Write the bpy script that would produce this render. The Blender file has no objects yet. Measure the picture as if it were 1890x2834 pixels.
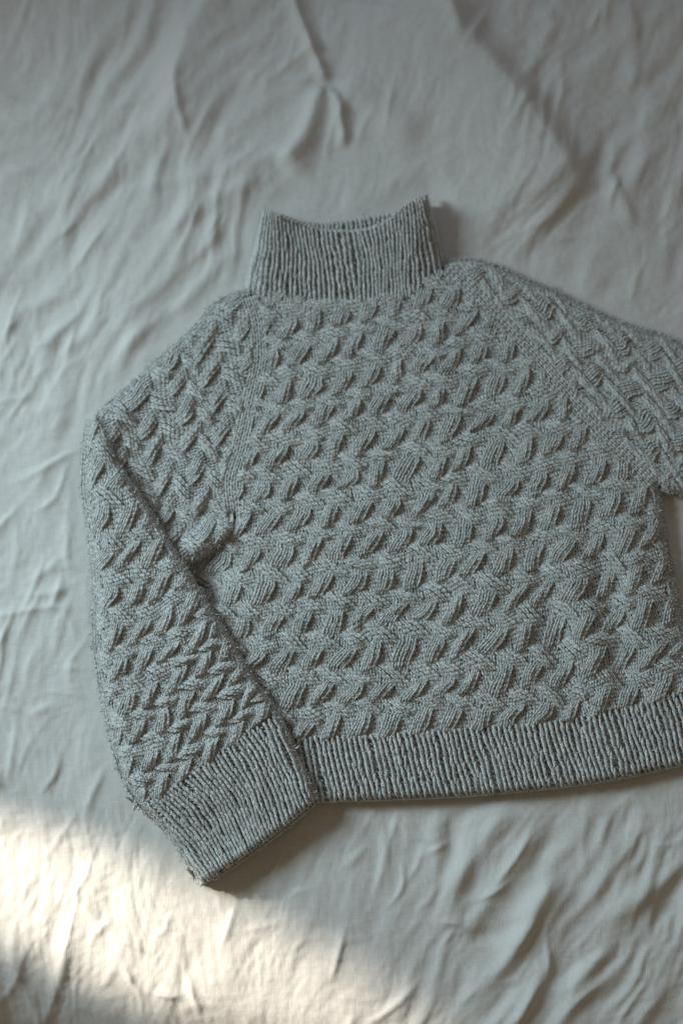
import bpy, math
import numpy as np
from mathutils import Vector

rng = np.random.default_rng(11)
scene = bpy.context.scene

# ------------------------------------------------------------------ camera
IMW, IMH = 1890.0, 2834.0            # the photograph's own pixel grid, used for tracing
TILT = math.radians(13.0)
DIST = 1.55
LENS, SENS = 50.0, 36.0
cam_d = bpy.data.cameras.new("camera")
cam = bpy.data.objects.new("camera", cam_d)
scene.collection.objects.link(cam)
cam_d.sensor_fit = 'VERTICAL'
cam_d.sensor_height = SENS
cam_d.sensor_width = 24.0
cam_d.lens = LENS
cam_d.clip_start, cam_d.clip_end = 0.05, 50.0
CAM = np.array([0.0, -DIST * math.sin(TILT), DIST * math.cos(TILT)])
cam.location = CAM
cam.rotation_euler = (TILT, 0, 0)
cam_d.dof.use_dof = True
cam_d.dof.focus_distance = 1.455
cam_d.dof.aperture_fstop = 2.0
scene.camera = cam

# ------------------------------------------------------------------ light
world = bpy.data.worlds.new("World")
scene.world = world
world.use_nodes = True
wb = world.node_tree.nodes["Background"]
wb.inputs[0].default_value = (1.0, 0.84, 0.63, 1)
wb.inputs[1].default_value = 0.135


def aim(o, target):
    d = Vector(target) - o.location
    o.rotation_euler = d.to_track_quat('-Z', 'Y').to_euler()


key_d = bpy.data.lights.new("window_light", 'AREA')
key_d.shape = 'RECTANGLE'
key_d.size, key_d.size_y = 0.5, 0.7
key_d.color = (0.62, 0.84, 0.99)
key_d.energy = 4.6
key_d.spread = math.radians(66)
key = bpy.data.objects.new("window_light", key_d)
key.location = (-1.45, 0.42, 1.06)
aim(key, (-0.02, -0.22, 0))
scene.collection.objects.link(key)

top_d = bpy.data.lights.new("blue_top_fill", 'AREA')  # weak blue fill lamp, added to cool the top end; no visible source
top_d.shape = 'RECTANGLE'
top_d.size, top_d.size_y = 0.8, 0.6
top_d.color = (0.30, 0.58, 1.0)
top_d.energy = 0.75
top_d.spread = math.radians(80)
top = bpy.data.objects.new("blue_top_fill", top_d)
top.location = (-0.1, 1.75, 1.2)
aim(top, (0.1, 0.62, 0))
scene.collection.objects.link(top)

sd = bpy.data.lights.new("sunbeam", 'SPOT')
sd.energy = 330.0
sd.color = (1.0, 0.88, 0.74)
sd.spot_size = math.radians(4.5)
sd.spot_blend = 0.45
sd.shadow_soft_size = 0.03
so = bpy.data.objects.new("sunbeam", sd)
so.location = (-0.23 - 1.5, -0.43 + 0.60, 0.80)
aim(so, (-0.23, -0.43, 0))
so.scale = (1.0, 2.1, 1.0)
scene.collection.objects.link(so)

vs = scene.view_settings
vs.view_transform = 'Standard'
vs.look = 'None'
vs.exposure = 0.0
vs.gamma = 1.0
scene.render.engine = 'CYCLES'
scene.cycles.use_denoising = True
scene.cycles.max_bounces = 6

# ------------------------------------------------------------------ helpers
CT, ST = math.cos(TILT), math.sin(TILT)


def unproject(px, py, z):
    """photo pixel seen at height z (metres over the bed) -> world xyz"""
    px, py, z = np.broadcast_arrays(np.asarray(px, float), np.asarray(py, float), np.asarray(z, float))
    k = SENS / LENS / IMH
    xc = (px - IMW / 2) * k
    yc = (IMH / 2 - py) * k
    dx, dy, dz = xc, yc * CT + ST, yc * ST - CT
    t = (z - CAM[2]) / dz
    return np.stack([CAM[0] + dx * t, CAM[1] + dy * t, z], -1)


def hash2(ix, iy, seed):
    h = (ix.astype(np.int64) * 374761393 + iy.astype(np.int64) * 668265263 + seed * 974634331) & 0xFFFFFFFF
    h = ((h ^ (h >> 13)) * 1274126177) & 0xFFFFFFFF
    h = (h ^ (h >> 16)) & 0xFFFFFFFF
    return h / 4294967295.0


def noise(x, y, seed=0):
    """gradient noise, about -1..1"""
    x, y = np.asarray(x, float), np.asarray(y, float)
    x0, y0 = np.floor(x), np.floor(y)
    fx, fy = x - x0, y - y0
    u = fx * fx * fx * (fx * (fx * 6 - 15) + 10)
    v = fy * fy * fy * (fy * (fy * 6 - 15) + 10)

    def g(ix, iy, ax, ay):
        a = hash2(ix, iy, seed) * 2 * np.pi
        return np.cos(a) * ax + np.sin(a) * ay
    n00 = g(x0, y0, fx, fy)
    n10 = g(x0 + 1, y0, fx - 1, fy)
    n01 = g(x0, y0 + 1, fx, fy - 1)
    n11 = g(x0 + 1, y0 + 1, fx - 1, fy - 1)
    return ((n00 * (1 - u) + n10 * u) * (1 - v) + (n01 * (1 - u) + n11 * u) * v) * 1.5


def smooth(x):
    x = np.clip(x, 0, 1)
    return x * x * (3 - 2 * x)


D2S = IMW / 1568.0                  # tracing was partly done on a 1568 px wide view


def D(pts):
    return [(x * D2S, y * D2S) for x, y in pts]


def seg_dist(P, poly, closed=False):
    """min distance to polyline, arc parameter 0..1, signed side (+ = right of travel in image space)"""
    poly = np.asarray(poly, float)
    if closed:
        poly = np.vstack([poly, poly[:1]])
    L = np.concatenate([[0], np.cumsum(np.hypot(*np.diff(poly, axis=0).T))])
    best = np.full(P.shape[:-1], 1e18)
    arc = np.zeros(P.shape[:-1])
    side = np.ones(P.shape[:-1])
    idx = np.zeros(P.shape[:-1])
    for i in range(len(poly) - 1):
        a, b = poly[i], poly[i + 1]
        ab = b - a
        q = P - a
        t = np.clip((q @ ab) / (ab @ ab + 1e-12), 0, 1)
        dx, dy = q[..., 0] - t * ab[0], q[..., 1] - t * ab[1]
        d = dx * dx + dy * dy
        m = d < best
        best = np.where(m, d, best)
        arc = np.where(m, (L[i] + t * (L[i + 1] - L[i])) / L[-1], arc)
        idx = np.where(m, i + t, idx)
        side = np.where(m, np.sign(ab[0] * q[..., 1] - ab[1] * q[..., 0]), side)
    return np.sqrt(best), arc, side, idx


def inside(P, poly):
    poly = np.asarray(poly, float)
    x, y = P[..., 0], P[..., 1]
    c = np.zeros(x.shape, bool)
    n = len(poly)
    for i in range(n):
        x1, y1 = poly[i]
        x2, y2 = poly[(i + 1) % n]
        if y1 == y2:
            continue
        m = ((y1 > y) != (y2 > y)) & (x < (x2 - x1) * (y - y1) / (y2 - y1) + x1)
        c ^= m
    return c


def cr(pts, n):
    """Catmull-Rom resample of a polyline"""
    pts = np.asarray(pts, float)
    return crgrid1(pts, np.linspace(0, 1, n))


def crgrid1(pts, t):
    """Catmull-Rom along axis 0 of pts at parameters t (linear extrapolation)"""
    n = len(pts)
    f = np.asarray(t, float) * (n - 1)
    i = np.clip(np.floor(f).astype(int), 0, n - 2)
    u = (f - i)
    ext = np.concatenate([[2 * pts[0] - pts[1]], pts, [2 * pts[-1] - pts[-2]]])
    p0, p1, p2, p3 = ext[i], ext[i + 1], ext[i + 2], ext[i + 3]
    sh = u.shape + (1,) * (pts.ndim - 1)
    uc = np.clip(u, 0, 1).reshape(sh)
    out = 0.5 * (2 * p1 + (p2 - p0) * uc + (2 * p0 - 5 * p1 + 4 * p2 - p3) * uc ** 2
                 + (3 * p1 - p0 - 3 * p2 + p3) * uc ** 3)
    over = (u - np.clip(u, 0, 1)).reshape(sh)
    return out + over * (p2 - p1)


def gridmap(ctrl, u, v):
    """ctrl[v][u] control points -> position, u, v in 0..1 (arrays of one shape)"""
    ctrl = np.asarray(ctrl, float)
    shp = np.shape(u)
    u, v = np.ravel(u), np.ravel(v)
    nv, nu = ctrl.shape[:2]

    def cubic(f, n):
        g = f * (n - 1)
        i = np.clip(np.floor(g).astype(int), 0, n - 2)
        x = g - i
        xc = np.clip(x, 0, 1)
        ov = x - xc
        w = np.stack([0.5 * (-xc + 2 * xc ** 2 - xc ** 3), 0.5 * (2 - 5 * xc ** 2 + 3 * xc ** 3),
                      0.5 * (xc + 4 * xc ** 2 - 3 * xc ** 3), 0.5 * (-xc ** 2 + xc ** 3)], -1)
        w[:, 1] -= ov
        w[:, 2] += ov
        return i, w
    e = np.concatenate([2 * ctrl[:1] - ctrl[1:2], ctrl, 2 * ctrl[-1:] - ctrl[-2:-1]], 0)
    e = np.concatenate([2 * e[:, :1] - e[:, 1:2], e, 2 * e[:, -1:] - e[:, -2:-1]], 1)
    iu, wu = cubic(u, nu)
    iv, wv = cubic(v, nv)
    out = np.zeros((len(u), ctrl.shape[2]))
    for a in range(4):
        for b in range(4):
            out += (wv[:, a] * wu[:, b])[:, None] * e[iv + a, iu + b]
    return out.reshape(shp + (ctrl.shape[2],))


def link(o, parent=None):
    scene.collection.objects.link(o)
    if parent is not None:
        o.parent = parent
    return o


def mesh_from_arrays(name, V, F, mat, parent=None, attrs=None, flat=False):
    """V (n,3), F (m,k) with one k"""
    me = bpy.data.meshes.new(name)
    V = np.ascontiguousarray(V, np.float32)
    F = np.ascontiguousarray(F, np.int32)
    m, k = F.shape
    me.vertices.add(len(V))
    me.vertices.foreach_set("co", V.ravel())
    me.loops.add(m * k)
    me.loops.foreach_set("vertex_index", F.ravel())
    me.polygons.add(m)
    me.polygons.foreach_set("loop_start", np.arange(0, m * k, k, dtype=np.int32))
    me.polygons.foreach_set("loop_total", np.full(m, k, np.int32))
    if not flat:
        me.polygons.foreach_set("use_smooth", np.ones(m, bool))
    for an, (typ, data) in (attrs or {}).items():
        at = me.attributes.new(an, typ, 'POINT')
        at.data.foreach_set("vector" if typ == 'FLOAT_VECTOR' else "value",
                            np.ascontiguousarray(data, np.float32).ravel())
    me.update(calc_edges=True)
    me.validate()
    me.materials.append(mat)
    o = bpy.data.objects.new(name, me)
    return link(o, parent)


# ------------------------------------------------------------------ materials
def new_mat(name):
    m = bpy.data.materials.new(name)
    m.use_nodes = True
    nt = m.node_tree
    return m, nt, nt.nodes["Principled BSDF"], nt.nodes, nt.links


def wool_material(name, dark=1.0):
    m, nt, b, N, Lk = new_mat(name)
    tc = N.new("ShaderNodeTexCoord")
    geo = N.new("ShaderNodeNewGeometry")
    n1 = N.new("ShaderNodeTexNoise")
    n1.inputs["Scale"].default_value = 620
    n1.inputs["Detail"].default_value = 3
    n1.inputs["Roughness"].default_value = 0.7
    Lk.new(tc.outputs["Object"], n1.inputs["Vector"])
    ramp = N.new("ShaderNodeValToRGB")
    e = ramp.color_ramp.elements
    e[0].position, e[0].color = 0.28, (0.18 * dark, 0.176 * dark, 0.16 * dark, 1)
    e[1].position, e[1].color = 0.66, (0.80 * dark, 0.785 * dark, 0.72 * dark, 1)
    mid = ramp.color_ramp.elements.new(0.47)
    mid.color = (0.53 * dark, 0.52 * dark, 0.475 * dark, 1)
    Lk.new(n1.outputs["Fac"], ramp.inputs["Fac"])
    # each stitch takes a slightly different shade of the melange yarn
    mr = N.new("ShaderNodeMapRange")
    mr.inputs["To Min"].default_value = 0.82
    mr.inputs["To Max"].default_value = 1.15
    Lk.new(geo.outputs["Random Per Island"], mr.inputs["Value"])
    mul = N.new("ShaderNodeMixRGB")
    mul.blend_type = 'MULTIPLY'
    mul.inputs[0].default_value = 1.0
    Lk.new(ramp.outputs["Color"], mul.inputs[1])
    Lk.new(mr.outputs["Result"], mul.inputs[2])
    Lk.new(mul.outputs["Color"], b.inputs["Base Color"])
    b.inputs["Roughness"].default_value = 0.95
    b.inputs["Specular IOR Level"].default_value = 0.08
    b.inputs["Sheen Weight"].default_value = 0.40
    b.inputs["Sheen Roughness"].default_value = 0.6
    # plies twisted along the yarn
    at = N.new("ShaderNodeAttribute")
    at.attribute_name = "ply"
    sep = N.new("ShaderNodeSeparateXYZ")
    Lk.new(at.outputs["Vector"], sep.inputs[0])

    def math_node(op, a=None, bb=None):
        q = N.new("ShaderNodeMath")
        q.operation = op
        for i, s in enumerate((a, bb)):
            if s is None:
                continue
            if isinstance(s, (int, float)):
                q.inputs[i].default_value = s
            else:
                Lk.new(s, q.inputs[i])
        return q.outputs[0]
    ph = math_node('MULTIPLY', sep.outputs[0], 2300.0)
    tw = math_node('ADD', math_node('MULTIPLY', math_node('COSINE', ph), sep.outputs[1]),
                   math_node('MULTIPLY', math_node('SINE', ph), sep.outputs[2]))
    n2 = N.new("ShaderNodeTexNoise")
    n2.inputs["Scale"].default_value = 1500
    Lk.new(tc.outputs["Object"], n2.inputs["Vector"])
    hh = math_node('ADD', math_node('MULTIPLY', tw, 0.35), n2.outputs["Fac"])
    bump = N.new("ShaderNodeBump")
    bump.inputs["Strength"].default_value = 0.7
    bump.inputs["Distance"].default_value = 0.0006
    Lk.new(hh, bump.inputs["Height"])
    Lk.new(bump.outputs["Normal"], b.inputs["Normal"])
    return m


def sheet_material():
    m, nt, b, N, Lk = new_mat("washed_linen")
    tc = N.new("ShaderNodeTexCoord")
    # woven threads, warp and weft with slubs
    outs = []
    for axis, sc in (('X', (1, 0.06, 1)), ('Y', (0.06, 1, 1))):
        mp = N.new("ShaderNodeMapping")
        mp.inputs["Scale"].default_value = sc
        Lk.new(tc.outputs["Object"], mp.inputs["Vector"])
        n = N.new("ShaderNodeTexNoise")
        n.inputs["Scale"].default_value = 900
        n.inputs["Detail"].default_value = 2
        Lk.new(mp.outputs[0], n.inputs["Vector"])
        outs.append(n.outputs["Fac"])
    add = N.new("ShaderNodeMath")
    add.operation = 'ADD'
    Lk.new(outs[0], add.inputs[0])
    Lk.new(outs[1], add.inputs[1])
    cl = N.new("ShaderNodeTexNoise")
    cl.inputs["Scale"].default_value = 14
    cl.inputs["Detail"].default_value = 4
    Lk.new(tc.outputs["Object"], cl.inputs["Vector"])
    mr = N.new("ShaderNodeMapRange")
    mr.inputs["From Min"].default_value = 0.6
    mr.inputs["From Max"].default_value = 1.4
    mr.inputs["To Min"].default_value = 0.0
    mr.inputs["To Max"].default_value = 1.0
    Lk.new(add.outputs[0], mr.inputs["Value"])
    mix = N.new("ShaderNodeMixRGB")
    mix.inputs[1].default_value = (0.615, 0.575, 0.515, 1)
    mix.inputs[2].default_value = (0.745, 0.705, 0.64, 1)
    Lk.new(mr.outputs[0], mix.inputs[0])
    Lk.new(mix.outputs[0], b.inputs["Base Color"])
    b.inputs["Roughness"].default_value = 0.9
    b.inputs["Specular IOR Level"].default_value = 0.12
    b.inputs["Sheen Weight"].default_value = 0.1
    bump = N.new("ShaderNodeBump")
    bump.inputs["Strength"].default_value = 0.35
    bump.inputs["Distance"].default_value = 0.0005
    Lk.new(add.outputs[0], bump.inputs["Height"])
    # finest crumple of washed linen
    cn = N.new("ShaderNodeTexNoise")
    cn.inputs["Scale"].default_value = 120
    cn.inputs["Detail"].default_value = 3
    Lk.new(tc.outputs["Object"], cn.inputs["Vector"])
    b2 = N.new("ShaderNodeBump")
    b2.inputs["Strength"].default_value = 0.35
    b2.inputs["Distance"].default_value = 0.0015
    Lk.new(cn.outputs["Fac"], b2.inputs["Height"])
    Lk.new(bump.outputs["Normal"], b2.inputs["Normal"])
    Lk.new(b2.outputs["Normal"], b.inputs["Normal"])
    return m


M_WOOL = wool_material("grey_melange_wool")
M_SHEET = sheet_material()

# ------------------------------------------------------------------ sweater outline (traced, photo pixels)
RAGLAN_L = [(690, 822), (712, 900), (716, 1000), (692, 1110), (662, 1240), (637, 1330), (646, 1430)]
RAGLAN_R = [(1240, 742), (1351, 845), (1480, 980), (1570, 1090), (1660, 1190), (1780, 1308), (1822, 1350)]
HEM_TOP = [(640, 2052), (842, 2045), (1113, 2037), (1287, 2022), (1495, 2008), (1690, 1974), (1829, 1939), (1960, 1895)]
HEM_BOT = [(690, 2228), (870, 2217), (1078, 2210), (1287, 2200), (1495, 2182), (1704, 2154), (1890, 2113), (2010, 2082)]
NECK = [(690, 822), (764, 830), (846, 855), (938, 860), (1019, 850), (1080, 835), (1147, 810), (1240, 742)]
BODY_RIGHT = [(1822, 1350), (1834, 1430), (1842, 1500), (1862, 1600), (1887, 1720), (1915, 1815), (1960, 1895)]
BODY_LEFT = [(646, 1430), (590, 1490), (505, 1545), (485, 1640), (520, 1750), (590, 1900), (640, 2052)]

NECK_UP = [(x, y - 26) for x, y in NECK[1:-1]]
POLY_BODY = NECK[:1] + NECK_UP + NECK[-1:] + RAGLAN_R[1:] + BODY_RIGHT[1:] + HEM_TOP[::-1][1:] + BODY_LEFT[::-1][1:] + RAGLAN_L[::-1][1:-1]
POLY_BODYHEM = NECK + RAGLAN_R[1:] + BODY_RIGHT[1:] + HEM_BOT[::-1] + BODY_LEFT[::-1] + RAGLAN_L[::-1][1:-1]
POLY_HEM = HEM_TOP + HEM_BOT[::-1]

SHOULDER_L = [(690, 800), (640, 815), (591, 844), (530, 912), (434, 1000), (338, 1085), (277, 1140), (243, 1195)]
HIDDEN_L = [(243, 1195), (262, 1330), (360, 1470), (450, 1555), (514, 1572)]
UNDERARM_L = [(514, 1572), (540, 1552), (613, 1513), (646, 1478), (646, 1430)]
POLY_USL = SHOULDER_L + HIDDEN_L[1:] + UNDERARM_L[1:] + RAGLAN_L[::-1][1:]

SHOULDER_R = [(1225, 730), (1255, 722), (1314, 720), (1380, 740), (1446, 771), (1530, 805), (1580, 832), (1650, 865),
              (1712, 892), (1790, 915), (1840, 932), (1890, 955), (2020, 1020), (2200, 1110), (2420, 1220)]
UNDERARM_R = [(2300, 1520), (2120, 1455), (1980, 1395), (1890, 1366), (1850, 1360), (1822, 1350)]
POLY_USR = SHOULDER_R + UNDERARM_R + RAGLAN_R[::-1][1:]

FORE_L = [(243, 1165), (234, 1217), (228, 1350), (246, 1483), (258, 1627), (260, 1784), (282, 1929), (307, 2049), (344, 2170),
          (398, 2242), (458, 2300), (506, 2368), (554, 2449)]
FORE_B = [(554, 2449), (651, 2383), (747, 2314), (820, 2256), (870, 2215)]
FORE_R = [(870, 2215), (858, 2170), (820, 2085), (771, 1977), (711, 1892), (639, 1772), (579, 1676), (518, 1579),
          (458, 1483), (398, 1386), (325, 1278), (295, 1187), (272, 1150)]
POLY_FORE = FORE_L + FORE_B[1:] + FORE_R[1:]
CUFF_TOP = [(372, 2262), (450, 2205), (535, 2140), (640, 2066), (725, 1992), (768, 1962)]

COLLAR_TOP = D([(603, 482), (636, 492), (690, 512), (752, 529), (828, 529), (885, 509), (938, 468), (982, 449)])
COLLAR_MID = D([(581, 575), (640, 588), (703, 606), (768, 618), (840, 612), (894, 600), (945, 570), (1004, 522)])
COLLAR_BOT = D([(558, 668), (634, 688), (702, 709), (778, 714), (845, 705), (898, 691), (951, 668), (1024, 606)])
ALL_POLYS = [POLY_BODYHEM, POLY_USL, POLY_USR, POLY_FORE,
             COLLAR_TOP + COLLAR_BOT[::-1]]


# ------------------------------------------------------------------ layer heights
def layer_z(P, edges, ztop, under=None):
    """edges: list of (polyline, z_edge(start,end), radius_px) that roll down; the rest stays at ztop"""
    z = ztop.copy() if isinstance(ztop, np.ndarray) else np.full(P.shape[:-1], float(ztop))
    for poly, (z0, z1), R in edges:
        d, arc, side, _ = seg_dist(P, poly)
        ze = z0 + (z1 - z0) * arc
        f = np.sqrt(np.clip(1 - (1 - np.clip(d / R, 0, 1)) ** 2, 0, 1))
        z = np.minimum(z, ze + (z - ze) * f)
    return z


def drape(P, amp, seed):
    return amp * (noise(P[..., 0] / 210 + 3.1, P[..., 1] / 260, seed) * 0.7
                  + noise(P[..., 0] / 95, P[..., 1] / 110 + 7.7, seed + 1) * 0.35)


def bump_at(P, c, r, h, rot=0.0):
    x, y = P[..., 0] - c[0], P[..., 1] - c[1]
    ca, sa = math.cos(rot), math.sin(rot)
    a, b = (x * ca + y * sa) / r[0], (-x * sa + y * ca) / r[1]
    return h * np.exp(-(a * a + b * b))


def z_body(P):
    zt = 0.019 + drape(P, 0.0030, 5)
    zt += bump_at(P, (552, 1585), (82, 66), -0.024)
    zt += bump_at(P, (1610, 1720), (45, 300), 0.006, -0.22) + bump_at(P, (1530, 1740), (40, 280), -0.005, -0.22)
    zt += bump_at(P, (1770, 1660), (45, 300), 0.006, -0.22) + bump_at(P, (1690, 1690), (34, 260), -0.004, -0.22)
    zt += bump_at(P, (960, 905), (200, 40), -0.003)
    zt = np.maximum(zt, 0.0015)
    return layer_z(P, [(BODY_LEFT, (0.002, 0.004), 45), (BODY_RIGHT, (0.004, 0.004), 42),
                       (HEM_BOT, (0.0085, 0.0085), 16)], zt)


def z_usl(P):
    zt = 0.019 + drape(P, 0.0030, 5)
    zt += bump_at(P, (290, 1160), (70, 60), 0.009) + bump_at(P, (590, 1485), (70, 30), 0.012, -0.45) + bump_at(P, (560, 1430), (70, 22), -0.004, -0.45)
    zt += bump_at(P, (420, 1330), (70, 130), -0.004, -0.5)
    return layer_z(P, [(SHOULDER_L, (0.004, 0.006), 45), (UNDERARM_L[:4], (0.004, 0.004), 26)], zt)


def z_usr(P):
    zt = 0.019 + drape(P, 0.0030, 5)
    return layer_z(P, [(SHOULDER_R, (0.004, 0.004), 45), (UNDERARM_R, (0.004, 0.006), 34)], zt)


def z_fore(P):
    zt = 0.036 + drape(P, 0.0030, 21)
    zt += bump_at(P, (600, 2330), (220, 120), -0.006, -0.64)
    zt += bump_at(P, (300, 1250), (60, 90), -0.002)
    return layer_z(P, [(FORE_L, (0.016, 0.004), 50), (FORE_B, (0.016, 0.024), 12), (FORE_R, (0.022, 0.020), 38)], zt)


# ------------------------------------------------------------------ yarn tubes
PX = 0.394e-3                                   # metres per photo pixel on the bed
SIDES = 5


class Yarn:
    """collects short yarn pieces (polylines in world space with radii) and builds them as one mesh"""
    def __init__(self):
        self.P, self.R = [], []

    def add(self, P, R):
        if len(P):
            self.P.append(P)
            self.R.append(np.broadcast_to(R, P.shape[:-1]).copy())

    def arrays(self):
        return np.concatenate(self.P), np.concatenate(self.R)

    def build(self, name, mat, parent, sides=5):
        SIDES = sides
        P, R = self.arrays()
        n, k, _ = P.shape
        T = np.empty_like(P)
        T[:, 1:-1] = P[:, 2:] - P[:, :-2]
        T[:, 0] = P[:, 1] - P[:, 0]
        T[:, -1] = P[:, -1] - P[:, -2]
        T /= np.linalg.norm(T, axis=-1, keepdims=True) + 1e-12
        up = np.array([0.05, -0.1, 1.0])
        A = np.cross(T, up)
        A /= np.linalg.norm(A, axis=-1, keepdims=True) + 1e-12
        B = np.cross(A, T)
        th = np.arange(SIDES) / SIDES * 2 * np.pi
        ring = (A[:, :, None] * np.cos(th)[:, None] + B[:, :, None] * np.sin(th)[:, None] * 0.85) * R[:, :, None, None]
        V = P[:, :, None] + ring
        along = np.concatenate([np.zeros((n, 1)), np.cumsum(np.linalg.norm(np.diff(P, axis=1), axis=-1), 1)], 1)
        ply = np.stack(np.broadcast_arrays(along[:, :, None], np.cos(2 * th), np.sin(2 * th)), -1)
        base = (np.arange(n) * k * SIDES)[:, None, None]
        i = np.arange(k - 1)[None, :, None] * SIDES
        j = np.arange(SIDES)[None, None, :]
        j2 = (j + 1) % SIDES
        F = np.stack([base + i + j, base + i + SIDES + j, base + i + SIDES + j2, base + i + j2], -1).reshape(-1, 4)
        o = mesh_from_arrays(name, V.reshape(-1, 3), F, mat, parent,
                             {"ply": ('FLOAT_VECTOR', ply.reshape(-1, 3))})
        o["kind"] = "stuff"
        return o


FUZZ_P = []

LEG_T = np.array([-0.20, 0.12, 0.50, 0.88, 1.22])
LEG_X = np.array([0.05, 0.19, 0.285, 0.30, 0.20])
LEG_Z = np.array([-1.3, 0.25, 0.75, 0.35, -1.2]) * 1e-3
LEG_R = np.array([0.62, 0.96, 1.08, 0.98, 0.62])


def cable_field(w, t, period=10.0, amp=0.0031):
    """w: wale index (int), t: row (float). Basket cable, strands of 3 wales.
    returns x in wales and height offset"""
    k = np.floor_divide(w, 3)
    wi = w - 3 * k
    right = (k % 2 == 0)                 # this strand travels to the right going up
    pi_ = np.floor(t / period)
    tp = t - pi_ * period
    cut = 0.56 * period
    f = 2 * pi_ + np.where(tp < cut, tp / cut, 1 + (tp - cut) / (period - cut))
    fi = np.floor(f)
    ff = f - fi
    step = fi + 0.75 * ff + 0.25 * smooth(ff)
    c = np.where(right, 3.0 * (k + step), 3.0 * (k - step))
    # crossing centres are at ff=.5; even fi: right-going strand on top
    ph = np.cos(np.pi * (f - 0.5))
    z = np.where(right, ph, -ph)
    z = np.sign(z) * np.abs(z) ** 0.75
    spread = np.where(z > 0, np.where(right, 1.0 + 0.16 * z, 1.0 + 0.30 * z), 1.0 - 0.70 * z)
    x = c + (wi - 1) * spread + 1.0 - 0.06 * t      # the cabling skews the cloth a little
    over = np.where(z > 0, np.where(right, 1.35, 1.10), 1.0)
    zz = amp * over * z - (wi - 1) ** 2 * np.where(z > 0, np.where(right, 0.0019, 0.0019) * z, 0.0)
    return x, zz


def knit_panel(yarn, mapf, zf, nw, nt, keep, rad=3.4, cable=True, zoff=0.0, period=10.0, wrap=True, amp=0.0031, seed=0, edges=(), warp=1.0, pick=slice(None)):
    """V stitches over the (wale,row) lattice; mapf(x,t) -> photo px"""
    raw = mapf

    def mapf(x, t):
        x, t = np.broadcast_arrays(np.asarray(x, float), np.asarray(t, float))
        return raw(x + warp * (1.1 * noise(x / 9.0, t / 11.0, seed + 60) + 0.30 * noise(x / 3.6, t / 4.4, seed + 61)),
                   t + warp * (1.9 * noise(x / 8.0, t / 12.0, seed + 62) + 0.45 * noise(x / 3.6, t / 4.2, seed + 63)))
    if cable:
        ext = int(3 * (nt / (period / 2)) + 6 + 0.15 * nt)
        ws = np.arange(-ext, nw + ext)
    else:
        ws = np.arange(nw)
    W, T = np.meshgrid(ws, np.arange(nt), indexing='ij')
    W, T = W.ravel(), T.ravel().astype(float)
    r = np.random.default_rng(seed + 77)
    if cable:
        xc, _ = cable_field(W, T + 0.5, period)
    else:
        xc = W.astype(float)
    m = (xc > -1) & (xc < nw + 1)
    W, T, xc = W[m], T[m], xc[m]
    C = mapf(xc, T + 0.5)
    m = keep(C)
    W, T = W[m], T[m]
    n = len(W)
    jx = r.normal(0, 0.045, (n, 1))
    jt = r.normal(0, 0.05, (n, 1))
    jz = r.normal(0, 0.00025, (n, 1))
    jr = 1 + r.normal(0, 0.07, (n, 1))
    for side in (-1, 1):
        tt = T[:, None] + LEG_T[None, pick] + jt
        if cable:
            xx, zz = cable_field(np.broadcast_to(W[:, None], tt.shape), tt, period, amp)
        else:
            xx, zz = np.broadcast_to(W[:, None].astype(float), tt.shape), np.zeros(tt.shape)
        xx = xx + side * LEG_X[None, pick] + jx
        S = mapf(xx, tt)
        vary = 1.0 + 0.6 * noise(xx / 5.0, tt / 7.0, seed + 64)
        for e, w_ in edges:
            d_, _, _, _ = seg_dist(S, e)
            vary = vary * (0.25 + 0.75 * smooth(d_ / w_))
        z = zf(S) + zz * vary + LEG_Z[None, pick] + jz + zoff
        P = unproject(S[..., 0], S[..., 1], z)
        yarn.add(P, LEG_R[None, pick] * rad * PX * jr)
    return n


def filler(yarn, mapf, zf, nw, nt, keep, seed=0):
    """plain stitches seen down between the cables"""
    knit_panel(yarn, mapf, zf, nw, nt, keep, cable=False, zoff=-0.0019, rad=3.7, seed=seed, pick=slice(0, 5, 2))


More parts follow.
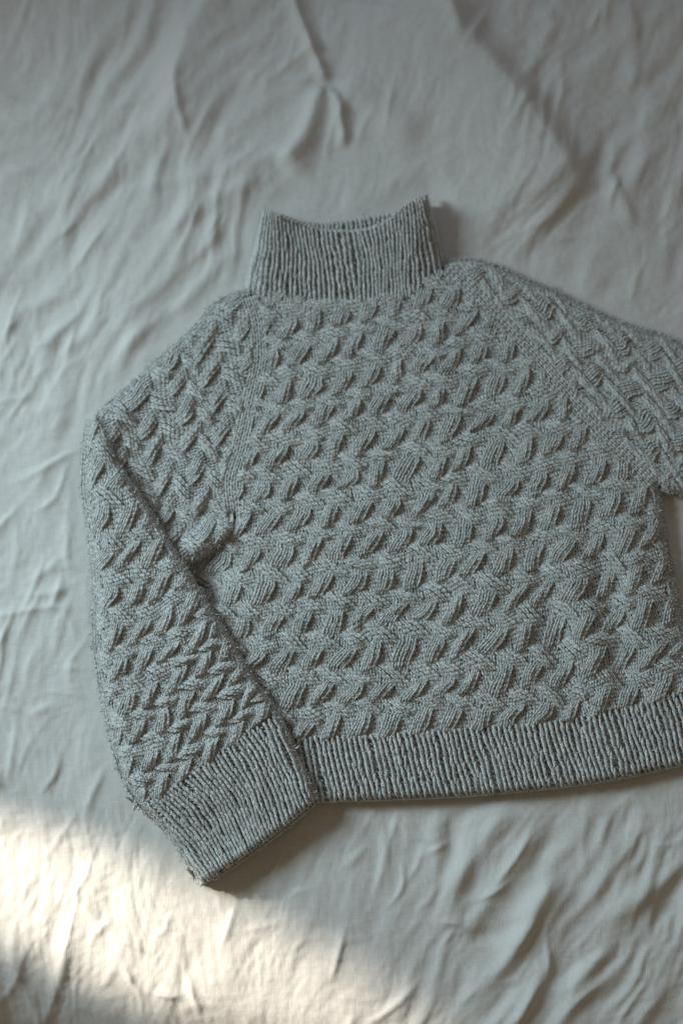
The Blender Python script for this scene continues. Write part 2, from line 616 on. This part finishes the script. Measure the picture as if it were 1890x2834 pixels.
def rib_panel(yarn, mapf, zf, nrib, nt, keep, zoff=0.0, rad=4.3, seed=0, depth=0.0019):
    """1x1 rib: raised knit wales of two legs each, sunk purl rows between; mapf(x in ribs, t)"""
    r = np.random.default_rng(seed + 5)
    W, T = np.meshgrid(np.arange(nrib), np.arange(nt), indexing='ij')
    W, T = W.ravel().astype(float), T.ravel().astype(float)
    C = mapf(W + 0.5, T + 0.5)
    m = keep(C)
    W, T = W[m], T[m]
    n = len(W)
    wob = 0.18 * noise(W * 0.37 + seed, T * 0.14, seed + 3) + 0.11 * noise(W * 1.7, T * 0.25, seed + 4) + 0.09 * noise(W * 3.3, T * 0.7, seed + 6)
    gap = 1 + 0.15 * noise(W * 2.3, T * 0.25, seed + 9)[:, None]
    for side in (-1, 1):
        jx = r.normal(0, 0.018, (n, 1))
        jt = r.normal(0, 0.07, (n, 1))
        jz = r.normal(0, 0.0003, (n, 1))
        tt = T[:, None] + np.array([-0.32, 0.06, 0.5, 0.94, 1.32]) + jt
        xx = (W[:, None] + 0.5 + wob[:, None] + side * gap * np.array([0.175, 0.21, 0.245, 0.275, 0.295]) + jx)
        tt = np.minimum(tt, nt + 0.08)
        S = mapf(xx, tt)
        z = zf(S) + np.array([-0.5, 0.25, 0.5, 0.25, -0.5]) * 1e-3 + jz + zoff + 0.0008
        yarn.add(unproject(S[..., 0], S[..., 1], z), np.array([0.80, 0.98, 1.06, 0.98, 0.80]) * rad * PX * (1 + r.normal(0, .06, (n, 1))))
    # bars seen between the two legs
    mid = (W > 0) & (W < nrib - 1)
    W, T, wob = W[mid], T[mid], wob[mid]
    n = len(W)
    a = np.linspace(-1, 1, 5)
    tt = T[:, None] + 0.15 + 0.22 * (a ** 2) + r.normal(0, 0.08, (n, 1))
    xx = W[:, None] + 0.5 + wob[:, None] + 0.24 * a
    S = mapf(xx, tt)
    z = zf(S) - 0.0012 - 0.0004 * (1 - a ** 2) + zoff
    yarn.add(unproject(S[..., 0], S[..., 1], z), 0.68 * rad * PX)
    # purl bumps deep in the groove
    last = W < nrib - 1
    W, T, wob = W[last], T[last], wob[last]
    tt = T[:, None] + 0.5 - 0.25 * (a ** 2)
    xx = W[:, None] + 1.0 + 0.20 * a + wob[:, None]
    S = mapf(xx, tt)
    z = zf(S) - depth + zoff
    yarn.add(unproject(S[..., 0], S[..., 1], z), 0.7 * rad * PX)
    return n


def edge_rope(yarn, pts, zs, pitch=13.0, rad=4.4, slant=0.9, seed=0, width=7.0):
    """cast-on edge: short slanted yarn pieces following a traced line"""
    pts = cr(pts, 200)
    L = np.concatenate([[0], np.cumsum(np.hypot(*np.diff(pts, axis=0).T))])
    n = int(L[-1] / pitch)
    r = np.random.default_rng(seed)
    s = (np.arange(n) + 0.5) * pitch + r.normal(0, 0.8, n)
    a = np.linspace(-1, 1, 5)
    ss = s[:, None] + a * pitch * 0.75
    x = np.interp(ss, L, pts[:, 0])
    y = np.interp(ss, L, pts[:, 1])
    tx = np.interp(np.clip(ss + 3, 0, L[-1]), L, pts[:, 0]) - np.interp(np.clip(ss - 3, 0, L[-1]), L, pts[:, 0])
    ty = np.interp(np.clip(ss + 3, 0, L[-1]), L, pts[:, 1]) - np.interp(np.clip(ss - 3, 0, L[-1]), L, pts[:, 1])
    q = np.hypot(tx, ty) + 1e-9
    off = -a * width * 0.5 * slant
    x, y = x - ty / q * off, y + tx / q * off
    z0 = np.interp(ss / L[-1], np.linspace(0, 1, len(zs)), zs)
    z = z0 + 0.0010 * (1 - a ** 2)
    yarn.add(unproject(x, y, z), np.array([0.7, 0.98, 1.05, 0.98, 0.7]) * rad * PX * (1 + r.normal(0, .06, (n, 1))))


def seam_wale(yarn, pts, zf, pitch=14.5, width=15.0, rad=3.5, zoff=-0.0006, offs=(-15, 0, 15), seed=0, dip=1.0, sides=(-1, 1)):
    """plain knit wales running along a raglan line"""
    pts = cr(pts, 240)
    L = np.concatenate([[0], np.cumsum(np.hypot(*np.diff(pts, axis=0).T))])
    n = int(L[-1] / pitch)
    r = np.random.default_rng(seed)
    for o in offs:
        for side in sides:
            t = (np.arange(n)[:, None] + LEG_T[None] + r.normal(0, .05, (n, 1))) * pitch
            x, y = np.interp(t, L, pts[:, 0]), np.interp(t, L, pts[:, 1])
            tx = np.interp(t + 8, L, pts[:, 0]) - np.interp(t - 8, L, pts[:, 0])
            ty = np.interp(t + 8, L, pts[:, 1]) - np.interp(t - 8, L, pts[:, 1])
            q = np.hypot(tx, ty) + 1e-9
            d = o + side * LEG_X[None] * width + r.normal(0, .5, (n, 1))
            S = np.stack([x - ty / q * d, y + tx / q * d], -1)
            z = zf(S) + LEG_Z[None] * dip + zoff
            yarn.add(unproject(S[..., 0], S[..., 1], z), LEG_R[None] * rad * PX)


def backing(name, poly, zf, drop, parent, step=9.0):
    """the closed cloth the stitches lie on, cut to the traced outline"""
    poly = np.asarray(poly, float)
    x0, y0 = poly.min(0) - step
    x1, y1 = poly.max(0) + step
    xs, ys = np.arange(x0, x1 + step, step), np.arange(y0, y1 + step, step)
    X, Y = np.meshgrid(xs, ys)
    P = np.stack([X, Y], -1)
    ins = inside(P, poly)
    d, arc, side, idx = seg_dist(P, poly, True)
    closed = np.vstack([poly, poly[:1]])
    i = np.clip(np.floor(idx).astype(int), 0, len(poly) - 1)
    near = closed[i] + (closed[i + 1] - closed[i]) * (idx - i)[..., None]
    Q = np.where(ins[..., None], P, near)
    z = np.maximum(zf(Q) - drop, 0.0005)
    V = unproject(Q[..., 0], Q[..., 1], z).reshape(-1, 3)
    ok = ins | (d < step * 1.5)
    n, m = X.shape
    idn = np.arange(n * m).reshape(n, m)
    c = ins[:-1, :-1] | ins[1:, :-1] | ins[:-1, 1:] | ins[1:, 1:]
    F = np.stack([idn[1:, :-1][c], idn[1:, 1:][c], idn[:-1, 1:][c], idn[:-1, :-1][c]], -1)
    used = np.unique(F)
    remap = -np.ones(n * m, int)
    remap[used] = np.arange(len(used))
    return mesh_from_arrays(name, V[used], remap[F], M_WOOL, parent)


# ------------------------------------------------------------------ the bed sheet (setting)
def ridge(P, pts, h, wl, wr, sharp=False, taper=0.25):
    pts = cr(D(pts), 40)
    lo, hi = pts.min(0) - 5 * max(wl, wr), pts.max(0) + 5 * max(wl, wr)
    m = (P[..., 0] > lo[0]) & (P[..., 0] < hi[0]) & (P[..., 1] > lo[1]) & (P[..., 1] < hi[1])
    out = np.zeros(P.shape[:-1])
    if not m.any():
        return out
    d, arc, side, _ = seg_dist(P[m], pts)
    w = np.where(side > 0, wr, wl)          # + side: right hand when walking the line on the photo... (y down)
    x = d / w
    prof = 0.65 * np.exp(-x * x) + 0.35 * np.exp(-(x * 0.42) ** 2)
    tp = smooth(arc / taper) * smooth((1 - arc) / taper)
    # fade past the ends
    e0 = np.hypot(P[m][:, 0] - pts[0, 0], P[m][:, 1] - pts[0, 1])
    out[m] = h * prof * np.clip(tp, 0, 1)
    return out


def sheet_height(P):
    x, y = P[..., 0], P[..., 1]
    # gentle warp so that no streak runs dead straight
    wx = x + 60 * noise(x / 300, y / 300, 51) + 6 * noise(x / 90, y / 90, 52)
    wy = y + 60 * noise(x / 300 + 9, y / 300, 53) + 6 * noise(x / 90 + 4, y / 90, 54)

    def streak(ang, across, along, seed):
        ca, sa = math.cos(ang), math.sin(ang)      # along direction (image, y down)
        a = wx * ca + wy * sa
        b = -wx * sa + wy * ca
        return noise(b / across, a / along, seed)
    up = math.radians(-58)                        # "/" direction
    # region weights
    br = smooth((x - 950) / 500) * smooth((y - 2180) / 150)
    tl = smooth((1350 - y) / 300) * smooth((1000 - x) / 300)
    tr = smooth((900 - y) / 200) * smooth((x - 1150) / 300)
    bl = smooth((y - 1700) / 300) * smooth((900 - x) / 300)
    def crease(ang, across, along, seed, eps=0.05):
        n = streak(ang, across, along, seed)
        return 0.35 - np.sqrt(n * n + eps * eps)      # thin crests, wide soft valleys
    rad = math.radians
    patch = lambda sd, k=240: smooth(noise(x / k, y / k, sd) * 1.3 + 0.5)
    z = 0.0013 * streak(rad(-75), 70, 300, 1)
    z += 0.0030 * noise(x / 420, y / 420, 7) * (0.4 + tl + tr)
    z += (0.0070 * tl + 0.0095 * br + 0.0060 * tr + 0.0006) * crease(up, 95, 420, 2, .2) * (0.4 + patch(61))
    z += (0.0032 * tl + 0.0034 * br + 0.0022 * tr + 0.0008) * crease(rad(-68), 56, 260, 3, .13) * patch(62)
    z += (0.0026 * tl + 0.0030 * br + 0.0018 * tr + 0.0010) * crease(rad(-42), 70, 170, 15, .12) * patch(63)
    z += (0.0008 + 0.0004 * tl) * crease(rad(-62), 28, 120, 4, .09) * patch(64, 160)
    z += (0.0006 + 0.0002 * tl) * crease(rad(-80), 24, 150, 16, .09) * patch(65, 150)
    z += 0.0009 * crease(rad(-18), 42, 140, 17, .06) * patch(66, 170)
    z += 0.0008 * crease(rad(25), 46, 130, 18, .06) * patch(67, 190)
    z += 0.0009 * crease(rad(-95), 24, 200, 6, .05) * bl
    z += 0.00022 * noise(wx / 22, wy / 28, 8) + 0.00012 * noise(x / 11, y / 14, 9)
    # traced folds
    R = lambda *a, **k: ridge(P, *a, **k)
    z += R([(655, -60), (690, 50), (724, 140), (752, 202)], 0.0105, 12, 13, True, .1)
    z += R([(752, 205), (730, 238), (714, 285), (688, 335), (640, 390)], 0.0150, 30, 22, False, .18)
    z += R([(752, 208), (774, 245), (784, 300), (790, 350)], 0.0100, 15, 12, False, .2)
    z += R([(752, 200), (830, 236), (900, 288), (980, 330)], 0.0080, 45, 40, False, .25)
    z += R([(752, 192), (650, 186), (530, 172)], 0.003, 16, 20, False, .3)
    z += R([(735, 235), (748, 212), (768, 226)], 0.004, 14, 14, False, .3)
    z += R([(520, -120), (470, 30), (425, 130), (404, 190), (400, 260), (380, 340)], 0.0150, 85, 38, False, .3)
    z += R([(425, 110), (404, 185), (410, 250), (430, 320), (446, 360)], 0.0040, 13, 10, False, .35)
    z += R([(410, 200), (370, 290), (300, 370), (190, 440), (90, 480)], 0.007, 34, 40, False, .2)
    z += R([(990, -80), (1050, 80), (1125, 175), (1190, 250), (1250, 335), (1300, 410), (1360, 470)], 0.024, 55, 200, False, .16)
    z += R([(1000, -20), (1035, 50), (1062, 140)], 0.006, 20, 20, False, .3)
    z += R([(1525, 190), (1492, 300), (1466, 390), (1430, 480)], 0.006, 22, 30, False, .25)
    z += R([(1430, -30), (1456, 90), (1440, 220)], 0.005, 18, 30, False, .3)
    z += R([(1380, 370), (1430, 470), (1455, 540)], 0.005, 16, 26, False, .3)
    z += R([(1250, 0), (1262, 60), (1230, 130)], 0.004, 18, 24, False, .3)
    z += R([(-40, 222), (90, 242), (220, 280)], 0.0022, 9, 14, False, .3)
    z += R([(190, 248), (260, 244), (350, 232)], 0.0020, 7, 10, False, .3)
    z += R([(230, 450), (400, 420), (560, 385), (690, 330)], 0.0045, 18, 22, False, .2)
    z += R([(640, 385), (560, 430), (480, 470), (330, 560)], 0.0055, 26, 26, False, .25)
    z += R([(520, 500), (430, 590), (340, 700), (270, 830)], 0.0055, 30, 34, False, .2)
    z += R([(470, 400), (430, 480), (330, 640), (250, 760)], 0.0040, 18, 26, False, .2)
    z += R([(560, 560), (470, 640), (400, 740)], 0.0040, 22, 24, False, .2)
    z += R([(180, 600), (165, 680), (130, 760), (90, 880)], 0.0035, 16, 24, False, .25)
    z += R([(300, 560), (250, 650), (200, 780)], 0.0030, 16, 20, False, .25)
    z += R([(40, 2100), (30, 2230), (70, 2330), (60, 2420)], 0.0034, 16, 16, False, .25)
    z += R([(170, 2150), (120, 2290), (60, 2400)], 0.0030, 12, 18, False, .25)
    z += R([(395, 2085), (380, 2130), (350, 2160)], 0.0014, 8, 9, False, .3)
    z += R([(280, 2210), (300, 2250), (330, 2300)], 0.0024, 7, 8, False, .3)
    z += R([(430, 2230), (445, 2290), (470, 2340)], 0.0024, 7, 8, False, .3)
    for i in range(11):
        q = np.random.default_rng(400 + i)
        cx, cy = q.uniform(1060, 1600), q.uniform(1900, 2360)
        ln = q.uniform(90, 220)
        an = math.radians(q.uniform(-72, -42))
        z += R([(cx - ln * math.cos(an), cy - ln * math.sin(an)), (cx + 10, cy - 5), (cx + ln * math.cos(an), cy + ln * math.sin(an))],
               q.uniform(0.004, 0.0075), q.uniform(18, 34), q.uniform(18, 34), False, .35)
    # thin set-in creases of washed linen, mostly along the pull of the cloth
    q = np.random.default_rng(77)
    for i in range(190):
        cx, cy = q.uniform(-20, 1590), q.uniform(-20, 2340)
        if 200 < cx < 1560 and 700 < cy < 1800:
            cx = q.uniform(-20, 200) if i % 3 else cx
        an = math.radians(q.choice([-62, -66, -55, -72, -20, 12, -85]) + q.normal(0, 10))
        ln_, bow = q.uniform(35, 120), q.normal(0, 9)
        dx_, dy_ = math.cos(an) * ln_, math.sin(an) * ln_
        z += R([(cx - dx_, cy - dy_), (cx + bow * math.sin(an), cy - bow * math.cos(an)), (cx + dx_, cy + dy_)],
               q.uniform(0.0010, 0.0030), q.uniform(5, 11), q.uniform(5, 14), False, .45)
    # rolls over the mattress edge towards the foot of the picture
    edge = 2640 + 0.16 * x
    edge = np.minimum(edge, 2560 + 0.35 * np.maximum(x, 0))
    dd = np.clip(y - edge, 0, 900) * PX
    z -= np.minimum(dd ** 2 / 0.22, 0.6 * dd + 0.0)
    # lies flatter under the sweater
    dmin = np.full(x.shape, 1e9)
    ins = np.zeros(x.shape, bool)
    for poly in ALL_POLYS:
        ins |= inside(P, poly)
        d, _, _, _ = seg_dist(P, poly, True)
        dmin = np.minimum(dmin, d)
    f = np.where(ins, 0.0, smooth(dmin / 80))
    z = z * (0.22 + 0.78 * f) - 0.0015 * (1 - f) - np.where(ins, 0.0030 * smooth(dmin / 30), 0)
    return z


def grid_axis(lo, hi, step, out, n):
    fine = np.arange(lo, hi + step, step)
    g = np.cumsum(step * 1.17 ** np.arange(1, n + 1))
    g = g * (out / g[-1])
    return np.concatenate([lo - g[::-1], fine, fine[-1] + g])


gx = grid_axis(-60, 1950, 6.0, 1500, 30)
gy = grid_axis(-60, 2900, 6.0, 1500, 30)
GX, GY = np.meshgrid(gx, gy)
SP = np.stack([GX, GY], -1)
SZ = sheet_height(SP)
base = unproject(GX, GY, 0 * GX)
SV = base.copy()
SV[..., 2] = SZ
nr, nc = GX.shape
ids = np.arange(nr * nc).reshape(nr, nc)
SF = np.stack([ids[1:, :-1], ids[1:, 1:], ids[:-1, 1:], ids[:-1, :-1]], -1).reshape(-1, 4)
sheet = mesh_from_arrays("bed_sheet", SV.reshape(-1, 3), SF, M_SHEET)
sheet["kind"] = "structure"
sheet["label"] = "rumpled off-white washed linen bed sheet under the sweater"

# ------------------------------------------------------------------ the sweater
sweater = bpy.data.objects.new("sweater", None)
link(sweater)
sweater["label"] = "grey hand-knitted cable sweater with ribbed high collar, lying on the linen sheet, one sleeve folded"
sweater["category"] = "sweater"


ALLYARN = []

# body -------------------------------------------------------------
BODY_CTRL = [[(640, 2060), (1080, 2042), (1520, 2008), (1960, 1905)],
             [(555, 1668), (1008, 1622), (1450, 1560), (1893, 1480)],
             [(475, 1300), (905, 1235), (1330, 1165), (1750, 1080)],
             [(400, 960), (800, 885), (1200, 805), (1610, 715)]]
BW, BT = 96, 125
BROWS = 140


def map_body(x, t):
    return gridmap(BODY_CTRL, np.asarray(x) / BW, np.asarray(t) / BT)


def keep_poly(poly, seams, inset=19.0, free=()):
    def k(C):
        m = inside(C, poly)
        for s in free:
            d, _, _, _ = seg_dist(C, cr(s, 60))
            m &= d > 9.0
        for s in seams:
            d, _, _, _ = seg_dist(C, cr(s, 60))
            m &= d > inset
        return m
    return k


body = backing("body", POLY_BODY, z_body, 0.0048, sweater)
y = Yarn()
knit_panel(y, map_body, z_body, BW, BROWS, keep_poly(POLY_BODY, [RAGLAN_L, RAGLAN_R], free=[BODY_RIGHT]), seed=1,
           edges=[(RAGLAN_L, 60), (RAGLAN_R, 60), (BODY_RIGHT, 40), (NECK, 60)])
y.build("cable_stitches", M_WOOL, body)
y2 = Yarn()
filler(y2, map_body, z_body, BW, BROWS, keep_poly(POLY_BODY, [RAGLAN_L, RAGLAN_R], free=[BODY_RIGHT]), seed=1)
y2.build("ground_stitches", M_WOOL, body, 4)
ALLYARN.append(y)
y = Yarn()
seam_wale(y, RAGLAN_L + [(640, 1462), (622, 1486)], z_body, seed=2)
seam_wale(y, RAGLAN_R, z_body, seed=3)
y.build("raglan_stitches", M_WOOL, body)
ALLYARN.append(y)

# hem rib ----------------------------------------------------------
HEM_CTRL = [[(690, 2225), (1020, 2207), (1360, 2188), (1690, 2150), (2010, 2076)],
            [(640, 2045), (980, 2036), (1310, 2015), (1640, 1980), (1960, 1888)]]
NR, NRT = 43, 11


def map_hem(x, t):
    return gridmap(HEM_CTRL, np.asarray(x) / NR, np.asarray(t) / NRT)


hem = backing("hem_rib", POLY_HEM, z_body, 0.0062, sweater)
y = Yarn()
rib_panel(y, map_hem, z_body, NR, NRT, lambda C: np.ones(len(C), bool), seed=4)
y.build("rib_stitches", M_WOOL, hem)
ALLYARN.append(y)
y = Yarn()
edge_rope(y, HEM_BOT, [0.0085] * 3, pitch=14, rad=4.6, seed=8)
edge_rope(y, [(a, b + 1) for a, b in HEM_BOT], [0.0035] * 3, pitch=14, rad=4.6, slant=-0.9, seed=9)
y.build("cast_on_edge", M_WOOL, hem)
ALLYARN.append(y)

# upper sleeves ----------------------------------------------------
USL_CTRL = [[(300, 1660), (120, 1050)], [(770, 1475), (655, 815)]]
UW, UT = 48, 52


def map_usl(x, t):
    return gridmap(USL_CTRL, np.asarray(x) / UW, np.asarray(t) / UT)


usl = backing("sleeve", POLY_USL, z_usl, 0.0040, sweater)
usl["label"] = "sleeve bent at the elbow and folded down over the body"
y = Yarn()
knit_panel(y, map_usl, z_usl, UW, UT + 7, keep_poly(POLY_USL, [RAGLAN_L], free=[SHOULDER_L, UNDERARM_L[:4]]), seed=21,
           edges=[(RAGLAN_L, 60), (SHOULDER_L, 40), (UNDERARM_L, 50)])
y.build("cable_stitches", M_WOOL, usl)
y2 = Yarn()
filler(y2, map_usl, z_usl, UW, UT + 7, keep_poly(POLY_USL, [RAGLAN_L], free=[SHOULDER_L, UNDERARM_L[:4]]), seed=21)
y2.build("ground_stitches", M_WOOL, usl, 4)
ALLYARN.append(y)

USR_CTRL = [[(2264, 1010), (2510, 1790)], [(1230, 640), (1480, 1410)]]
VW, VT = 60, 108


def map_usr(x, t):
    return gridmap(USR_CTRL, np.asarray(x) / VW, np.asarray(t) / VT)


usr = backing("sleeve", POLY_USR, z_usr, 0.0040, sweater)
usr["label"] = "sleeve stretched out straight from the shoulder"
y = Yarn()
knit_panel(y, map_usr, z_usr, VW, VT, keep_poly(POLY_USR, [RAGLAN_R], free=[SHOULDER_R, UNDERARM_R]), seed=22, amp=0.0022, warp=1.4,
           edges=[(RAGLAN_R, 60), (SHOULDER_R, 40), (UNDERARM_R, 50)])
y.build("cable_stitches", M_WOOL, usr)
y2 = Yarn()
filler(y2, map_usr, z_usr, VW, VT, keep_poly(POLY_USR, [RAGLAN_R], free=[SHOULDER_R, UNDERARM_R]), seed=22)
y2.build("ground_stitches", M_WOOL, usr, 4)
ALLYARN.append(y)

# folded lower sleeve and cuff --------------------------------------
FORE_CTRL = [[(372, 2266), (560, 2124), (768, 1966)],
             [(272, 1955), (475, 1868), (700, 1735)],
             [(238, 1590), (450, 1545), (672, 1450)],
             [(222, 1180), (430, 1150), (650, 1090)]]
FW, FT = 36, 106


def map_fore(x, t):
    return gridmap(FORE_CTRL, np.asarray(x) / FW, np.asarray(t) / FT)


POLY_CUFF = [(344, 2205)] + CUFF_TOP[1:] + [(771, 1977)] + [(820, 2085), (858, 2170), (870, 2215)] + FORE_B[::-1][1:] \
    + [(506, 2368), (458, 2300), (398, 2242)]
POLY_FORE_UP = FORE_L[:9] + [(372, 2235)] + CUFF_TOP[1:] + FORE_R[3:]
fore = backing("lower_sleeve", POLY_FORE, z_fore, 0.0055, sweater)
fore["label"] = "lower sleeve folded back at the elbow"
y = Yarn()
knit_panel(y, map_fore, z_fore, FW, FT, keep_poly(POLY_FORE_UP, [], free=[FORE_L, FORE_R]), seed=31,
           edges=[(FORE_L, 55), (FORE_R, 45)])
y.build("cable_stitches", M_WOOL, fore)
y2 = Yarn()
filler(y2, map_fore, z_fore, FW, FT, keep_poly(POLY_FORE_UP, [], free=[FORE_L, FORE_R]), seed=31)
y2.build("ground_stitches", M_WOOL, fore, 4)
ALLYARN.append(y)

CUFF_CTRL = [[(552, 2448), (651, 2380), (747, 2311), (868, 2214)],
             [(455, 2340), (580, 2250), (690, 2165), (826, 2085)],
             [(368, 2250), (500, 2165), (630, 2070), (775, 1970)]]
CN, CTT = 17, 18


def map_cuff(x, t):
    return gridmap(CUFF_CTRL, np.asarray(x) / CN, np.asarray(t) / CTT)


cuff = backing("cuff", POLY_CUFF, z_fore, 0.0049, sweater)
y = Yarn()
rib_panel(y, map_cuff, z_fore, CN, CTT, keep_poly(POLY_FORE, []), seed=33, rad=4.3)
y.build("rib_stitches", M_WOOL, cuff)
cuff["label"] = "ribbed cuff of the folded sleeve"
ALLYARN.append(y)
y = Yarn()
edge_rope(y, FORE_B, [0.018, 0.022, 0.026], pitch=13, rad=4.6, seed=35)
edge_rope(y, [(590, 2434)] + [(a + 6, b + 7) for a, b in FORE_B[1:]], [0.005, 0.008, 0.012], pitch=13, rad=4.6, slant=-.9, seed=36)
y.build("cast_on_edge", M_WOOL, cuff)
ALLYARN.append(y)

# collar -------------------------------------------------------------
COLLAR_CTRL = [COLLAR_BOT, COLLAR_MID, COLLAR_TOP]
KN, KT = 21, 15
CU = np.array([0, 0.03, 0.07, 0.14, 0.25, 0.38, 0.52, 0.66, 0.78, 0.88, 0.95, 0.985, 1.0])
CZB = np.array([6, 13, 18, 18.5, 17.5, 16.5, 16.8, 17.5, 18.5, 19, 18, 14, 6]) * 1e-3
CZT = np.array([12, 28, 38, 36, 26, 22, 25, 32, 40, 45, 44, 36, 18]) * 1e-3


def collar_z(u, v):
    zb = np.interp(u, CU, CZB)
    zt = np.interp(u, CU, CZT)
    v = np.clip(v, 0, 1)
    return zb + (zt - zb) * (v * 0.55 + 0.45 * smooth(v))


def build_ruled(name, ctrl, zfun, drop, parent, nu=60, nv=16, v0=0.0):
    U, V = np.meshgrid(np.linspace(0, 1, nu), np.linspace(v0, 1, nv))
    S = gridmap(ctrl, U, V)
    P = unproject(S[..., 0], S[..., 1], np.maximum(zfun(U, V) - drop, 0.001)).reshape(-1, 3)
    i = np.arange(nu * nv).reshape(nv, nu)
    F = np.stack([i[:-1, :-1], i[:-1, 1:], i[1:, 1:], i[1:, :-1]], -1).reshape(-1, 4)
    return mesh_from_arrays(name, P, F, M_WOOL, parent)


def rib_ruled(yarn, ctrl, zfun, nrib, nt, seed, rad=4.1):
    """rib on a ruled patch whose height is known by (u,v) rather than by position"""
    state = {}

    def mp(x, t):
        u, v = np.broadcast_arrays(0.012 + 0.974 * np.asarray(x) / nrib, np.asarray(t) / nt)
        state['uv'] = (u, v)
        return gridmap(ctrl, u, v)

    def zf(S):
        return zfun(*state['uv'])
    rib_panel(yarn, mp, zf, nrib, nt, lambda C: np.ones(len(C), bool), seed=seed, rad=rad)


collar = build_ruled("collar", COLLAR_CTRL, collar_z, 0.0060, sweater)
collar["label"] = "ribbed high collar"
y = Yarn()
rib_ruled(y, COLLAR_CTRL, collar_z, KN, KT, 41)
y.build("rib_stitches", M_WOOL, collar)
ALLYARN.append(y)
y = Yarn()
tu = np.linspace(0, 1, 12)
edge_rope(y, COLLAR_TOP, list(collar_z(tu, np.ones(12)) - 0.0005), pitch=12, rad=4.0, seed=43)
y.build("bind_off_edge", M_WOOL, collar)
ALLYARN.append(y)

BACK_CTRL = [D([(600, 640), (660, 660), (720, 670), (780, 672), (850, 664), (915, 650), (1000, 600)]),
             D([(612, 484), (665, 503), (720, 513), (780, 509), (850, 497), (915, 484), (975, 446)])]


def back_z(u, v):
    rim = np.interp(u, [0, .12, .3, .5, .7, .88, 1], [.022, .022, .019, .018, .020, .027, .030])
    return 0.012 + (rim - 0.012) * np.clip(v, 0, 1)


def skirt(name, S, ztop, parent):
    n = len(S)
    a = unproject(S[:, 0], S[:, 1], ztop)
    b = unproject(S[:, 0], S[:, 1], ztop)
    b[:, 2] = 0.001
    m_ = (a + b) / 2
    m_[:, 0] += 0.004
    V = np.concatenate([a, m_, b])
    i = np.arange(n - 1)
    F = np.concatenate([np.stack([i + k * n, i + 1 + k * n, i + 1 + (k + 1) * n, i + (k + 1) * n], -1) for k in (0, 1)])
    return mesh_from_arrays(name, V, F, M_WOOL, parent)


vv = np.linspace(0, 1, 14)
skirt("collar_side", gridmap(COLLAR_CTRL, np.full(14, 0.985), vv), collar_z(np.full(14, 0.985), vv) - 0.004, collar)
cback = build_ruled("collar_back", BACK_CTRL, back_z, 0.004, sweater)
cback["label"] = "back of the collar seen inside the neck opening"
y = Yarn()
rib_ruled(y, BACK_CTRL, back_z, 19, 13, 45)
y.build("rib_stitches", M_WOOL, cback)
uu = np.linspace(0.45, 1, 16)
skirt("collar_side", gridmap(BACK_CTRL, uu, np.full(16, 0.97)), back_z(uu, np.full(16, 0.97)) - 0.004, cback)
ALLYARN.append(y)

# rolled wales along the free outlines
for nm, par, lines, zf in (("edge_stitches", body, [BODY_RIGHT], z_body), ("edge_stitches", usl, [SHOULDER_L, UNDERARM_L[:4]], z_usl),
                           ("edge_stitches", usr, [SHOULDER_R, UNDERARM_R], z_usr), ("edge_stitches", fore, [FORE_L, FORE_R], z_fore)):
    y = Yarn()
    for i, ln_ in enumerate(lines):
        q = np.asarray(cr(ln_, 60))
        c0 = np.mean(np.asarray(ALL_POLYS[{'body': 0, 'sleeve': 1, 'sleeve.001': 2, 'lower_sleeve': 3}[par.name]]), 0)
        tx, ty = np.gradient(q[:, 0]), np.gradient(q[:, 1])
        nn = np.stack([-ty, tx], -1) / np.hypot(tx, ty)[:, None]
        sg = np.sign(np.mean(np.sum((c0 - q) * nn, -1)))
        for k_, off_ in enumerate((0.4, 1.6, 3.6, 6.6, 10.5, 15.0)):
            seam_wale(y, q + nn * sg * off_, zf, pitch=13.5, offs=(0,), width=9, zoff=-0.0004, seed=95 + i + 7 * k_, dip=0.4,
                      sides=(1 if k_ % 2 else -1,))
    y.build(nm, M_WOOL, par)
    ALLYARN.append(y)

# loose fibres ---------------------------------------------------------
pts, rads = [], []
for yy in ALLYARN:
    P, R = yy.arrays()
    pts.append(P[:, 1:4].reshape(-1, 3))
    rads.append(R[:, 1:4].ravel())
pts, rads = np.concatenate(pts), np.concatenate(rads)
NF = 120000
sel = rng.integers(0, len(pts), NF)
edge_n = sum(len(q_) for q_ in [yy.arrays()[1][:, 1:4].ravel() for yy in ALLYARN[-4:]])
sel[:30000] = len(pts) - 1 - rng.integers(0, edge_n, 30000)     # more of them along the outlines
dirs = rng.normal(0, 1, (NF, 3))
dirs[:, 2] = np.abs(dirs[:, 2]) * 0.6
dirs /= np.linalg.norm(dirs, axis=1, keepdims=True)
p0 = pts[sel] + dirs * rads[sel][:, None] * 0.8
ln = rng.uniform(0.0012, 0.0042, (NF, 1))
stray = rng.random((NF, 1)) < 0.03
stray[:3500] = True
ln = np.where(stray, ln * 1.7, ln)
bend = rng.normal(0, 0.45, (NF, 3))
p1 = p0 + dirs * ln * 0.5
p2 = p1 + (dirs + bend) * ln * 0.5
sidev = np.cross(dirs, np.array([0, 0, 1.0]))
sidev /= np.linalg.norm(sidev, axis=1, keepdims=True) + 1e-9
w = 0.000028
FV = np.stack([p0 - sidev * w, p0 + sidev * w, p1 + sidev * w * .8, p1 - sidev * w * .8, p2], 1)
b5 = np.arange(NF)[:, None] * 5
FF = np.concatenate([b5 + np.array([[0, 1, 2]]), b5 + np.array([[0, 2, 4]])])
fz = mesh_from_arrays("wool_fuzz", FV.reshape(-1, 3), FF, M_WOOL, sweater)
fz["kind"] = "stuff"

tot = sum(len(o.data.polygons) * (2 if o.data.polygons and o.data.polygons[0].loop_total == 4 else 1)
          for o in scene.objects if o.type == 'MESH')
print("TRIANGLES", tot)
